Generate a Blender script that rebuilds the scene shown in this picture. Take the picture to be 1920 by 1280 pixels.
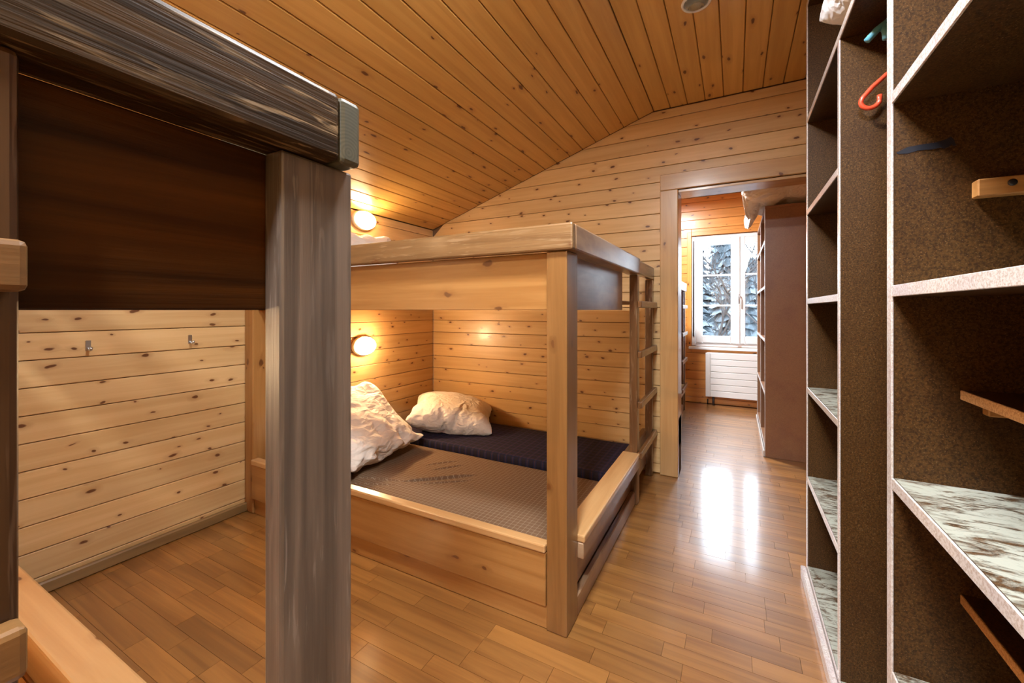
import bpy, bmesh, math, random
from mathutils import Vector, Matrix, noise
random.seed(7)
scn = bpy.context.scene
for o in list(bpy.data.objects):
    bpy.data.objects.remove(o)
COL = scn.collection

# ------------------------------------------------------------------ camera
EYE = 1.15
cd = bpy.data.cameras.new('camera')
cd.sensor_width = 36.0
cd.lens = 36.0 * 778.0 / 1920.0
cd.shift_y = -59.0 / 1920.0
cd.clip_start = 0.02
cam = bpy.data.objects.new('camera', cd)
COL.objects.link(cam)
cam.location = (0, 0, EYE)
cam.rotation_euler = (math.pi / 2, 0, math.radians(28.25))
scn.camera = cam

# ------------------------------------------------------------------ world (bright overcast winter sky)
world = bpy.data.worlds.new('winter_sky')
scn.world = world
world.use_nodes = True
bg = world.node_tree.nodes['Background']
bg.inputs[0].default_value = (0.72, 0.86, 1.0, 1)
bg.inputs[1].default_value = 9.0

# ------------------------------------------------------------------ exposure
vs = scn.view_settings
vs.view_transform = 'Standard'
vs.look = 'None'
vs.gamma = 1.0
vs.use_curve_mapping = False
vs.exposure = 0.85

CEILING_LAMP_W = 42.0       # opal ceiling lamp over the camera
GAP_FILL_W = 33.0  # unseen lamp, added to brighten the bunk gap, left wall and floor
ROOM2_FILL_W = 60.0  # unseen lamp, added to brighten the second room
WALL_LAMP_L = 42.0          # emission of the oval wall lamps above the bunks
BUNK_LAMP_L = 115.0          # and of those inside the lower bunks
WARM = (1.0, 0.60, 0.26)
COOL = (0.92, 0.96, 1.0)

pl = bpy.data.lights.new('window_portal', 'AREA')
pl.shape = 'RECTANGLE'
pl.size, pl.size_y = 1.02, 1.37
pl.cycles.is_portal = True
po = bpy.data.objects.new('window_portal', pl)
COL.objects.link(po)
po.location = (0.031, 5.86, 1.385)
po.rotation_euler = (-math.pi / 2, 0, 0)

# ------------------------------------------------------------------ room numbers (metres)
XL, XR = -2.48, 0.70         # left wall face, right wall face
YF, YB = -1.70, 3.06         # wall behind the camera, back wall face
WT = 0.17                    # back wall thickness
Y2 = YB + WT                 # start of the second room
YE = 5.63                    # window wall of the second room
ZC = 2.553                   # flat ceiling
XBRK, ZLOW = -0.505, 1.896   # where the slope starts, height at left wall
PITCH, Z0 = 0.11, 0.068      # wall board pitch and first joint
DX0, DX1, DZ = -0.343, 0.47, 1.977   # doorway

# ================================================================== materials
def rgb(h):
    h = h.lstrip('#')
    c = [int(h[i:i + 2], 16) / 255 for i in (0, 2, 4)]
    return tuple((x / 12.92 if x <= 0.04045 else ((x + 0.055) / 1.055) ** 2.4) for x in c) + (1,)

class NT:
    def __init__(s, name):
        s.m = bpy.data.materials.new(name)
        s.m.use_nodes = True
        s.t = s.m.node_tree
        s.n = s.t.nodes
        s.b = s.n['Principled BSDF']
    def add(s, typ, **kw):
        nd = s.n.new(typ)
        for k, v in kw.items():
            if k.startswith('i_'):
                nd.inputs[k[2:]].default_value = v
            else:
                setattr(nd, k, v)
        return nd
    def link(s, a, b):
        s.t.links.new(a, b)
    def math(s, op, a, b=None, c=None, clamp=False):
        nd = s.n.new('ShaderNodeMath')
        nd.operation = op
        nd.use_clamp = clamp
        for i, v in enumerate((a, b, c)):
            if v is None:
                continue
            if isinstance(v, (int, float)):
                nd.inputs[i].default_value = v
            else:
                s.link(v, nd.inputs[i])
        return nd.outputs[0]
    def vmath(s, op, a, b=None):
        nd = s.n.new('ShaderNodeVectorMath')
        nd.operation = op
        for i, v in enumerate((a, b)):
            if v is None:
                continue
            if isinstance(v, tuple):
                nd.inputs[i].default_value = v
            else:
                s.link(v, nd.inputs[i])
        return nd.outputs[0]
    def mix(s, f, a, b, blend='MIX'):
        nd = s.n.new('ShaderNodeMix')
        nd.data_type = 'RGBA'
        nd.blend_type = blend
        for k, v in ((0, f), (6, a), (7, b)):
            if isinstance(v, (int, float, tuple)):
                nd.inputs[k].default_value = v
            else:
                s.link(v, nd.inputs[k])
        return nd.outputs[2]
    def ramp(s, f, lo, hi):
        nd = s.n.new('ShaderNodeMapRange')
        nd.interpolation_type = 'SMOOTHSTEP'
        s.link(f, nd.inputs[0])
        nd.inputs[1].default_value = lo
        nd.inputs[2].default_value = hi
        return nd.outputs[0]
    def coords(s):
        tc = s.add('ShaderNodeTexCoord')
        oi = s.add('ShaderNodeObjectInfo')
        off = s.vmath('MULTIPLY', s.combine(oi.outputs['Random']), (37.0, 53.0, 71.0))
        return s.vmath('ADD', tc.outputs['Object'], off), oi.outputs['Random'], tc
    def combine(s, v):
        c = s.add('ShaderNodeCombineXYZ')
        for i in range(3):
            s.link(v, c.inputs[i])
        return c.outputs[0]
    def noise(s, vec, scale, detail=4, dist=0.0, rough=0.55):
        nd = s.add('ShaderNodeTexNoise')
        s.link(vec, nd.inputs['Vector'])
        nd.inputs['Scale'].default_value = scale
        nd.inputs['Detail'].default_value = detail
        nd.inputs['Distortion'].default_value = dist
        nd.inputs['Roughness'].default_value = rough
        return nd.outputs[0]
    def bump(s, h, strength, dist):
        nd = s.add('ShaderNodeBump')
        nd.inputs['Strength'].default_value = strength
        nd.inputs['Distance'].default_value = dist
        s.link(h, nd.inputs['Height'])
        s.link(nd.outputs[0], s.b.inputs['Normal'])

def wood(name, light, dark, knot=None, rough=0.4, coat=0.0, tint=0.12, kdens=0.45, ksc=(5.5, 11.0, 2.5),
         scratch=None, sc_amt=0.5, spec=0.5, grain=1.0, bump=0.15, coat_rough=0.15, wear=None):
    t = NT(name)
    p, rnd, tc = t.coords()
    kfall = None
    q = p
    if knot:
        sp = t.add('ShaderNodeSeparateXYZ')
        t.link(p, sp.inputs[0])
        cc = t.add('ShaderNodeCombineXYZ')
        t.link(sp.outputs[0], cc.inputs[0])
        t.link(t.math('ADD', sp.outputs[1], sp.outputs[2]), cc.inputs[1])
        kv = t.vmath('MULTIPLY', cc.outputs[0], ksc)
        wob = t.noise(p, 14.0, 2)
        kv = t.vmath('ADD', kv, t.vmath('MULTIPLY', t.combine(wob), (0.25, 0.25, 0.25)))
        vo = t.add('ShaderNodeTexVoronoi')
        vo.voronoi_dimensions = '2D'
        t.link(kv, vo.inputs['Vector'])
        vo.inputs['Scale'].default_value = 1.0
        d = vo.outputs['Distance']
        sep = t.add('ShaderNodeSeparateColor')
        t.link(vo.outputs['Color'], sep.inputs[0])
        on = t.math('GREATER_THAN', sep.outputs[0], kdens)
        rad = t.math('MULTIPLY_ADD', sep.outputs[1], 0.075, 0.035)
        core = t.math('SUBTRACT', 1.0, t.math('DIVIDE', d, rad), clamp=True)
        core = t.math('MULTIPLY', t.ramp(core, 0.0, 0.45), on)
        halo = t.math('SUBTRACT', 1.0, t.math('DIVIDE', d, t.math('MULTIPLY', rad, 2.6)), clamp=True)
        halo = t.math('MULTIPLY', halo, on)
        cx = t.add('ShaderNodeCombineXYZ')
        t.link(t.math('MULTIPLY', halo, 0.02), cx.inputs[1])
        q = t.vmath('ADD', p, cx.outputs[0])
    g1 = t.noise(t.vmath('MULTIPLY', q, (1.3, 26.0, 26.0)), grain, 5, 0.7)
    g2 = t.noise(t.vmath('MULTIPLY', q, (5.0, 190.0, 190.0)), 1.0, 3, 0.2)
    gg = t.math('ADD', t.math('MULTIPLY', t.ramp(g1, 0.30, 0.70), 0.7), t.math('MULTIPLY', g2, 0.3))
    col = t.mix(gg, light, dark)
    big = t.noise(t.vmath('MULTIPLY', p, (0.9, 3.0, 3.0)), 1.0, 2)
    val = t.math('MULTIPLY_ADD', rnd, 2 * tint, 1.0 - tint)
    val = t.math('MULTIPLY', val, t.math('MULTIPLY_ADD', big, 0.3, 0.85))
    hs = t.add('ShaderNodeHueSaturation')
    t.link(col, hs.inputs['Color'])
    t.link(val, hs.inputs['Value'])
    col = hs.outputs[0]
    if knot:
        col = t.mix(t.math('MULTIPLY', halo, 0.45), col, (dark[0] * 0.55, dark[1] * 0.42, dark[2] * 0.35, 1))
        col = t.mix(core, col, knot)
    hgt = g2
    if scratch:
        a = t.noise(t.vmath('MULTIPLY', p, (7.0, 95.0, 95.0)), 1.0, 4, 1.2)
        b = t.noise(p, 5.0, 3)
        s_ = t.math('MULTIPLY', t.ramp(a, 0.54, 0.64), t.ramp(b, 0.38, 0.62))
        col = t.mix(t.math('MULTIPLY', s_, sc_amt), col, scratch)
    if wear:
        w = t.ramp(t.noise(t.vmath('MULTIPLY', p, (2.2, 6.0, 6.0)), 1.0, 4, 0.2), 0.40, 0.70)
        col = t.mix(t.math('MULTIPLY', w, 0.8), col, wear)
    t.link(col, t.b.inputs['Base Color'])
    t.b.inputs['Roughness'].default_value = rough
    t.b.inputs['Specular IOR Level'].default_value = spec
    t.b.inputs['Coat Weight'].default_value = coat
    t.b.inputs['Coat Roughness'].default_value = coat_rough
    if bump:
        t.bump(hgt, bump, 0.002)
    return t.m

KNOT = (0.13, 0.045, 0.012, 1)
M = {}
M['wall_pine'] = wood('wall_pine', (0.66, 0.43, 0.20, 1), (0.55, 0.325, 0.125, 1), KNOT, rough=0.38, coat=0.15, tint=0.07, kdens=0.30)
M['ceil_pine'] = wood('ceiling_pine', (0.66, 0.40, 0.125, 1), (0.52, 0.285, 0.075, 1), KNOT, rough=0.36, coat=0.2, tint=0.10, kdens=0.5, ksc=(4.0, 10, 2.5))
M['room2_pine'] = wood('orange_pine', (0.72, 0.31, 0.07, 1), (0.58, 0.21, 0.04, 1), KNOT, rough=0.35, coat=0.2, tint=0.06, kdens=0.6)
M['bunk_pine'] = wood('bunk_pine', (0.40, 0.20, 0.060, 1), (0.29, 0.125, 0.031, 1), KNOT, rough=0.34, coat=0.2, tint=0.05, kdens=0.42, ksc=(3.6, 8, 7))
M['cap_pine'] = wood('worn_pine', (0.58, 0.345, 0.15, 1), (0.45, 0.24, 0.09, 1), KNOT, rough=0.30, coat=0.5, tint=0.05, kdens=0.6, ksc=(4, 8, 8))
M['post_pine'] = wood('post_pine', (0.27, 0.128, 0.038, 1), (0.175, 0.075, 0.019, 1), KNOT, rough=0.33, coat=0.35, tint=0.05, kdens=0.4, ksc=(4, 8, 8))
M['grey_pine'] = wood('greyed_pine', (0.160, 0.116, 0.085, 1), (0.045, 0.033, 0.025, 1), (0.03, 0.022, 0.018, 1), rough=0.42, coat=0.3, tint=0.04, kdens=0.5,
                      ksc=(4.5, 9, 5), scratch=(0.30, 0.25, 0.21, 1), sc_amt=0.35, bump=0.35, coat_rough=0.3)
M['rail_dark'] = wood('scuffed_dark_rail', (0.050, 0.024, 0.006, 1), (0.008, 0.0045, 0.002, 1), None, rough=0.5, coat=0.0, tint=0.04, spec=0.12,
                      scratch=(0.22, 0.145, 0.075, 1), sc_amt=0.75, bump=0.5, coat_rough=0.3)
def end_grain():
    t = NT('greenish_end_grain')
    tc = t.add('ShaderNodeTexCoord')
    sp = t.add('ShaderNodeSeparateXYZ')
    t.link(tc.outputs['Object'], sp.inputs[0])
    dy = t.math('ADD', sp.outputs[1], 0.004)
    dz = t.math('ADD', sp.outputs[2], 0.030)
    r = t.math('SQRT', t.math('ADD', t.math('MULTIPLY', dy, dy), t.math('MULTIPLY', dz, dz)))
    w = t.math('MULTIPLY_ADD', t.math('SINE', t.math('MULTIPLY', r, 1300.0)), 0.5, 0.5)
    nz = t.noise(t.vmath('MULTIPLY', tc.outputs['Object'], (2.0, 90.0, 90.0)), 1.0, 3)
    col = t.mix(t.math('MULTIPLY', t.math('ADD', w, nz), 0.5), (0.085, 0.078, 0.05, 1), (0.042, 0.04, 0.026, 1))
    t.link(col, t.b.inputs['Base Color'])
    t.b.inputs['Roughness'].default_value = 0.45
    return t.m
M['rail_end'] = end_grain()
M['rail_worn'] = wood('worn_bunk_rail', (0.24, 0.13, 0.050, 1), (0.14, 0.067, 0.022, 1), KNOT, rough=0.4, coat=0.12, tint=0.04, kdens=0.6, ksc=(3, 7, 7),
                      scratch=(0.42, 0.28, 0.15, 1), sc_amt=0.4, bump=0.3)
M['panel_dark'] = wood('dark_stained_panel', (0.080, 0.028, 0.0045, 1), (0.009, 0.003, 0.001, 1), None, rough=0.42, coat=0.0, tint=0.04, grain=0.8, bump=0.5, spec=0.1)
M['side_worn'] = wood('worn_dark_side', (0.25, 0.115, 0.045, 1), (0.14, 0.058, 0.021, 1), None, rough=0.34, coat=0.4, tint=0.05,
                      wear=(0.52, 0.35, 0.21, 1), bump=0.05, coat_rough=0.32)
M['ladder_dark'] = wood('dark_ladder', (0.16, 0.07, 0.024, 1), (0.085, 0.035, 0.012, 1), None, rough=0.28, coat=0.5, tint=0.08, scratch=(0.5, 0.36, 0.22, 1), sc_amt=0.35)
M['near_rung'] = wood('near_rung', (0.15, 0.070, 0.020, 1), (0.075, 0.033, 0.009, 1), None, rough=0.4, coat=0.1, tint=0.03, scratch=(0.3, 0.2, 0.11, 1), sc_amt=0.3)
M['near_stile'] = wood('near_stile', (0.060, 0.025, 0.007, 1), (0.025, 0.010, 0.003, 1), None, rough=0.4, coat=0.1, tint=0.03, spec=0.3, scratch=(0.15, 0.09, 0.05, 1), sc_amt=0.3)
M['base_oak'] = wood('skirting_oak', (0.27, 0.155, 0.055, 1), (0.17, 0.09, 0.03, 1), None, rough=0.35, coat=0.3, tint=0.05)
M['floor_oak'] = wood('parquet_oak', (0.35, 0.152, 0.032, 1), (0.165, 0.057, 0.008, 1), None, rough=0.42, spec=0.9, coat=0.8, tint=0.16, grain=0.9, bump=0.04, coat_rough=0.13)
M['casing'] = wood('door_casing', (0.56, 0.33, 0.135, 1), (0.44, 0.235, 0.085, 1), KNOT, rough=0.33, coat=0.4, tint=0.05, kdens=0.75, ksc=(2.5, 6, 6))
M['cleat'] = wood('spruce_cleat', (0.58, 0.29, 0.09, 1), (0.32, 0.13, 0.03, 1), None, rough=0.5, tint=0.05)
M['larch'] = wood('larch_bark', (0.035, 0.03, 0.03, 1), (0.018, 0.016, 0.016, 1), None, rough=0.9, tint=0.1)

def plain(name, col, rough=0.5, metal=0.0, coat=0.0, emit=None, es=0.0, trans=0.0, ior=1.45):
    t = NT(name)
    b = t.b
    b.inputs['Base Color'].default_value = tuple(col[:3]) + (1,)
    b.inputs['Roughness'].default_value = rough
    b.inputs['Metallic'].default_value = metal
    b.inputs['Coat Weight'].default_value = coat
    b.inputs['Transmission Weight'].default_value = trans
    b.inputs['IOR'].default_value = ior
    if emit:
        b.inputs['Emission Color'].default_value = tuple(emit[:3]) + (1,)
        b.inputs['Emission Strength'].default_value = es
    return t.m

M['groove'] = plain('wall_batten', (0.16, 0.075, 0.025), 0.7)
M['floor_base'] = plain('subfloor', (0.25, 0.12, 0.035), 0.6)
M['white_paint'] = plain('white_window_paint', (0.80, 0.80, 0.80), 0.35)
M['radiator'] = plain('radiator_enamel', (0.82, 0.80, 0.78), 0.3, coat=0.3)
M['steel'] = plain('brushed_steel', (0.62, 0.62, 0.62), 0.28, 1.0)
M['chrome'] = plain('chrome', (0.8, 0.8, 0.8), 0.12, 1.0)
M['dark_metal'] = plain('dark_pipe', (0.06, 0.05, 0.05), 0.4, 0.6)
M['red_plastic'] = plain('red_coating', (0.72, 0.075, 0.03), 0.3, coat=0.4)
M['blue_plastic'] = plain('blue_plastic', (0.13, 0.42, 0.55), 0.32, coat=0.3)
M['lamp_glow'] = plain('lit_opal_glass', (0.9, 0.85, 0.75), 0.3, emit=(1.0, 0.68, 0.36), es=WALL_LAMP_L)
M['lamp_glow_low'] = plain('lit_opal_glass_bright', (0.9, 0.85, 0.75), 0.3, emit=(1.0, 0.68, 0.36), es=BUNK_LAMP_L)
M['lamp_rim'] = plain('lamp_rim', (0.62, 0.55, 0.45), 0.35)
M['ceil_glow'] = plain('lit_ceiling_opal', (0.9, 0.9, 0.9), 0.3, emit=COOL, es=14.0)
M['clear_glass'] = plain('lamp_glass', (0.85, 0.95, 1.0), 0.05, trans=0.9)
M['tape'] = plain('torn_dark_tape', (0.006, 0.006, 0.014), 0.6)
M['snow_ground'] = plain('shaded_snow', (0.20, 0.26, 0.32), 0.8)

def glass():
    t = NT('window_glass')
    n = t.n
    n.remove(t.b)
    tr = t.add('ShaderNodeBsdfTransparent')
    gl = t.add('ShaderNodeBsdfGlossy')
    gl.inputs['Roughness'].default_value = 0.02
    mx = t.add('ShaderNodeMixShader')
    mx.inputs[0].default_value = 0.05
    t.link(tr.outputs[0], mx.inputs[1])
    t.link(gl.outputs[0], mx.inputs[2])
    t.link(mx.outputs[0], n['Material Output'].inputs['Surface'])
    return t.m
M['pane'] = glass()

def chipboard(name, base, speck, dark, rough=0.45, coat=0.05, worn=None, worn_amt=0.0):
    t = NT(name)
    p, rnd, tc = t.coords()
    a = t.noise(p, 230.0, 3, 0.0, 0.7)
    b = t.noise(p, 420.0, 2, 0.0, 0.6)
    c = t.noise(p, 7.0, 4)
    col = t.mix(t.ramp(a, 0.35, 0.62), dark, base)
    col = t.mix(t.math('MULTIPLY', t.ramp(b, 0.58, 0.72), 0.75), col, speck)
    col = t.mix(t.math('MULTIPLY', t.ramp(c, 0.45, 0.75), 0.35), col, (dark[0] * 0.8, dark[1] * 0.6, dark[2] * 0.9, 1))
    if worn:
        s = t.noise(t.vmath('MULTIPLY', p, (14.0, 5.0, 9.0)), 1.6, 7, 1.5, 0.7)
        w = t.ramp(s, 0.36, 0.52)
        w2 = t.ramp(t.noise(t.vmath('MULTIPLY', p, (60.0, 16.0, 20.0)), 1.0, 5, 1.0, 0.7), 0.36, 0.5)
        col = t.mix(t.math('MULTIPLY', t.math('MULTIPLY', w, w2), worn_amt), col, worn)
    t.link(col, t.b.inputs['Base Color'])
    t.b.inputs['Roughness'].default_value = rough
    t.b.inputs['Coat Weight'].default_value = coat
    t.b.inputs['Coat Roughness'].default_value = 0.25
    if coat < 0.1:
        t.b.inputs['Specular IOR Level'].default_value = 0.25
    t.bump(a, 0.12, 0.001)
    return t.m
M['chip'] = chipboard('brown_chipboard', (0.086, 0.038, 0.009, 1), (0.21, 0.115, 0.045, 1), (0.032, 0.013, 0.003, 1), coat=0.0)
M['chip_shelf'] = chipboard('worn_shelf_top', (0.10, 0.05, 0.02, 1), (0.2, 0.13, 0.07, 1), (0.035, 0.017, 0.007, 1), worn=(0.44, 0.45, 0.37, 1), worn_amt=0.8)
M['chip_edge'] = chipboard('worn_pale_edge', (0.70, 0.66, 0.63, 1), (0.82, 0.80, 0.78, 1), (0.50, 0.42, 0.36, 1), rough=0.25, coat=0.6)
M['chip_raw'] = chipboard('raw_chip_edge', (0.52, 0.28, 0.11, 1), (0.66, 0.42, 0.2, 1), (0.34, 0.16, 0.055, 1), rough=0.6)
M['chip_room2'] = chipboard('red_brown_board', (0.27, 0.125, 0.058, 1), (0.31, 0.16, 0.08, 1), (0.215, 0.095, 0.042, 1), rough=0.38, coat=0.2)

def fabric(name, base, lines, pitch, width, base2=None):
    t = NT(name)
    p, rnd, tc = t.coords()
    sx = t.add('ShaderNodeSeparateXYZ')
    t.link(tc.outputs['Object'], sx.inputs[0])
    def stripes(v, pitch, w, soft=0.25):
        f = t.math('FRACT', t.math('DIVIDE', v, pitch))
        d = t.math('ABSOLUTE', t.math('SUBTRACT', f, 0.5))
        return t.ramp(d, w, w * (1 - soft)) if False else t.math('LESS_THAN', d, w)
    col = t.mix(t.noise(p, 4.0, 3), base, base2 or base)
    for (pi, w, c, amt) in lines:
        for k in (0, 1):
            col = t.mix(t.math('MULTIPLY', stripes(sx.outputs[k], pi, w), amt), col, c)
    t.link(col, t.b.inputs['Base Color'])
    t.b.inputs['Roughness'].default_value = 0.85
    t.b.inputs['Specular IOR Level'].default_value = 0.2
    t.bump(t.noise(p, 600.0, 2), 0.2, 0.001)
    return t.m
M['brown_check'] = fabric('taupe_check', (0.165, 0.095, 0.052, 1), [(0.024, 0.055, (0.36, 0.285, 0.20, 1), 0.55)], 0, 0, (0.185, 0.108, 0.058, 1))
M['blue_plaid'] = fabric('navy_plaid', (0.022, 0.015, 0.021, 1),
                         [(0.052, 0.22, (0.018, 0.021, 0.058, 1), 0.75), (0.052, 0.06, (0.075, 0.03, 0.034, 1), 0.6), (0.026, 0.07, (0.012, 0.010, 0.022, 1), 0.7)], 0, 0)

def linen(name, col, col2):
    t = NT(name)
    p, rnd, tc = t.coords()
    n1 = t.noise(p, 7.0, 5, 1.2)
    t.link(t.mix(n1, col, col2), t.b.inputs['Base Color'])
    t.b.inputs['Roughness'].default_value = 0.8
    t.b.inputs['Sheen Weight'].default_value = 0.1
    def ridge(sc, dist):
        return t.math('SUBTRACT', 1.0, t.math('MULTIPLY', t.math('ABSOLUTE', t.math('SUBTRACT', t.noise(t.vmath('MULTIPLY', p, (1.0, 1.0, 1.7)), sc, 1, dist), 0.5)), 5.0), clamp=True)
    h = t.math('ADD', t.math('MULTIPLY', ridge(8.0, 0.9), 0.65), t.math('MULTIPLY', ridge(19.0, 0.7), 0.35))
    t.bump(h, 0.42, 0.018)
    return t.m
M['linen'] = linen('cream_linen', (0.80, 0.72, 0.63, 1), (0.74, 0.64, 0.54, 1))
M['linen_white'] = linen('white_linen', (0.84, 0.86, 0.88, 1), (0.78, 0.80, 0.82, 1))

def snowy(name, green, snow, lo=0.15, hi=0.6):
    t = NT(name)
    g = t.add('ShaderNodeNewGeometry')
    sx = t.add('ShaderNodeSeparateXYZ')
    t.link(g.outputs['Normal'], sx.inputs[0])
    p, rnd, tc = t.coords()
    nz = t.noise(p, 3.5, 5, 0.8)
    f = t.ramp(t.math('ADD', t.math('MULTIPLY', sx.outputs[2], 0.7), t.math('MULTIPLY', nz, 0.7)), lo + 0.35, hi + 0.35)
    t.link(t.mix(f, green, snow), t.b.inputs['Base Color'])
    t.b.inputs['Roughness'].default_value = 0.85
    return t.m
M['conifer'] = snowy('snowy_needles', (0.013, 0.022, 0.028, 1), (0.085, 0.108, 0.125, 1))
M['shrub'] = plain('green_needles', (0.035, 0.05, 0.008), 0.7)
M['hill'] = snowy('forested_snow_slope', (0.014, 0.027, 0.034, 1), (0.055, 0.073, 0.088, 1), 0.3, 0.5)

# ================================================================== builders
MESH = {}
def box_mesh(lx, ly, lz, mat, bev=0.0015, seg=1):
    key = (round(lx, 4), round(ly, 4), round(lz, 4), mat, bev, seg)
    if key in MESH:
        return MESH[key]
    me = bpy.data.meshes.new(mat + '_piece')
    bm = bmesh.new()
    bmesh.ops.create_cube(bm, size=1.0)
    bmesh.ops.scale(bm, vec=(lx, ly, lz), verts=bm.verts)
    if bev:
        bmesh.ops.bevel(bm, geom=list(bm.edges), offset=min(bev, 0.4 * min(lx, ly, lz)), segments=seg, affect='EDGES', profile=0.5)
    bm.to_mesh(me)
    bm.free()
    me.materials.append(M[mat])
    if seg > 1:
        for p in me.polygons:
            p.use_smooth = False
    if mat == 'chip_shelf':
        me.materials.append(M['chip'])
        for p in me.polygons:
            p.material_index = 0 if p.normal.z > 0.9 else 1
    MESH[key] = me
    return me

ROT = {'x': Matrix.Identity(3),
       'y': Matrix(((0, -1, 0), (1, 0, 0), (0, 0, 1))),       # local x -> world y
       'z': Matrix(((0, 0, 1), (0, 1, 0), (1, 0, 0)))}        # local x -> world z (mirrored, fixed below)
ROT['z'] = Matrix(((0, 0, -1), (0, 1, 0), (1, 0, 0)))

def wloc(o):
    v = Vector(o.location)
    while o.parent:
        o = o.parent
        v += Vector(o.location)
    return v

def put(name, me, loc, rot, parent):
    o = bpy.data.objects.new(name, me)
    COL.objects.link(o)
    l = Vector(loc)
    if parent:
        o.parent = parent
        R, L = world_of(parent)
        Ri = R.inverted()
        o.matrix_basis = Matrix.Translation(Ri @ (l - L)) @ (Ri @ rot).to_4x4()
    else:
        o.matrix_basis = Matrix.Translation(l) @ rot.to_4x4()
    return o

def world_of(o):
    m = o.matrix_basis.copy()
    p = o.parent
    while p:
        m = p.matrix_basis @ m
        p = p.parent
    return m.to_3x3(), m.to_translation()

def board(name, x0, x1, y0, y1, z0, z1, axis, mat, parent=None, bev=0.002, seg=1):
    d = (x1 - x0, y1 - y0, z1 - z0)
    c = ((x0 + x1) / 2, (y0 + y1) / 2, (z0 + z1) / 2)
    l = {'x': d, 'y': (d[1], d[0], d[2]), 'z': (d[2], d[1], d[0])}[axis]
    return put(name, box_mesh(l[0], l[1], l[2], mat, bev, seg), c, ROT[axis], parent)

def mesh_obj(name, verts, faces, mat, parent=None, loc=(0, 0, 0), rot=None, smooth=False, bev=0.0):
    me = bpy.data.meshes.new(name)
    me.from_pydata([tuple(v) for v in verts], [], faces)
    if bev:
        bm = bmesh.new()
        bm.from_mesh(me)
        bmesh.ops.recalc_face_normals(bm, faces=bm.faces)
        bmesh.ops.bevel(bm, geom=list(bm.edges), offset=bev, segments=1, affect='EDGES')
        bm.to_mesh(me)
        bm.free()
    else:
        bm = bmesh.new()
        bm.from_mesh(me)
        bmesh.ops.recalc_face_normals(bm, faces=bm.faces)
        bm.to_mesh(me)
        bm.free()
    me.materials.append(M[mat])
    if smooth:
        for p in me.polygons:
            p.use_smooth = True
    return put(name, me, loc, rot or Matrix.Identity(3), parent)

def empty(name, loc, label=None, cat=None, group=None):
    o = bpy.data.objects.new(name, None)
    COL.objects.link(o)
    o.matrix_basis = Matrix.Translation(loc)
    o.empty_display_size = 0.1
    return tag(o, label, cat, group)

def tag(o, label=None, cat=None, group=None, kind=None):
    if label: o['label'] = label
    if cat: o['category'] = cat
    if group: o['group'] = group
    if kind: o['kind'] = kind
    return o

def tube_mesh(bm, pts, r, n=10, closed=False):
    pts = [Vector(p) for p in pts]
    rr = r if isinstance(r, (list, tuple)) else [r] * len(pts)
    rings = []
    up = Vector((0.13, 0.21, 0.97))
    for i, p in enumerate(pts):
        if closed:
            t = pts[(i + 1) % len(pts)] - pts[i - 1]
        else:
            t = pts[min(i + 1, len(pts) - 1)] - pts[max(i - 1, 0)]
        t.normalize()
        a = t.cross(up)
        if a.length < 1e-4:
            a = t.cross(Vector((1, 0, 0)))
        a.normalize()
        b = t.cross(a)
        up = a.cross(t) if False else up
        rings.append([bm.verts.new(p + rr[i] * (math.cos(k * 2 * math.pi / n) * a + math.sin(k * 2 * math.pi / n) * b)) for k in range(n)])
    m = len(rings)
    for i in range(m if closed else m - 1):
        A, B = rings[i], rings[(i + 1) % m]
        for k in range(n):
            bm.faces.new((A[k], A[(k + 1) % n], B[(k + 1) % n], B[k]))
    if not closed:
        bm.faces.new(rings[0][::-1])
        bm.faces.new(rings[-1])

def bm_obj(name, bm, mat, parent=None, loc=(0, 0, 0), smooth=True, rot=None):
    bmesh.ops.recalc_face_normals(bm, faces=bm.faces)
    me = bpy.data.meshes.new(name)
    bm.to_mesh(me)
    bm.free()
    me.materials.append(M[mat])
    if smooth:
        for p in me.polygons:
            p.use_smooth = True
    return put(name, me, loc, rot or Matrix.Identity(3), parent)

def tube(name, pts, r, mat, parent=None, n=10, closed=False, loc=(0, 0, 0)):
    bm = bmesh.new()
    tube_mesh(bm, pts, r, n, closed)
    return bm_obj(name, bm, mat, parent, loc)

def lathe(bm, prof, n=32, axis='z', sx=1.0, sy=1.0):
    """prof: (r, h) list; open profile, r=0 closes"""
    rings = []
    for (r, h) in prof:
        ring = []
        for k in range(n):
            a = 2 * math.pi * k / n
            u, v = r * math.cos(a) * sx, r * math.sin(a) * sy
            ring.append(bm.verts.new((u, v, h) if axis == 'z' else ((h, u, v) if axis == 'x' else (u, h, v))))
        rings.append(ring)
    for A, B in zip(rings, rings[1:]):
        for k in range(n):
            bm.faces.new((A[k], A[(k + 1) % n], B[(k + 1) % n], B[k]))
    bm.faces.new(rings[0][::-1])
    bm.faces.new(rings[-1])

# ================================================================== the setting
def struct(o):
    o['kind'] = 'structure'
    return o

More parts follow.
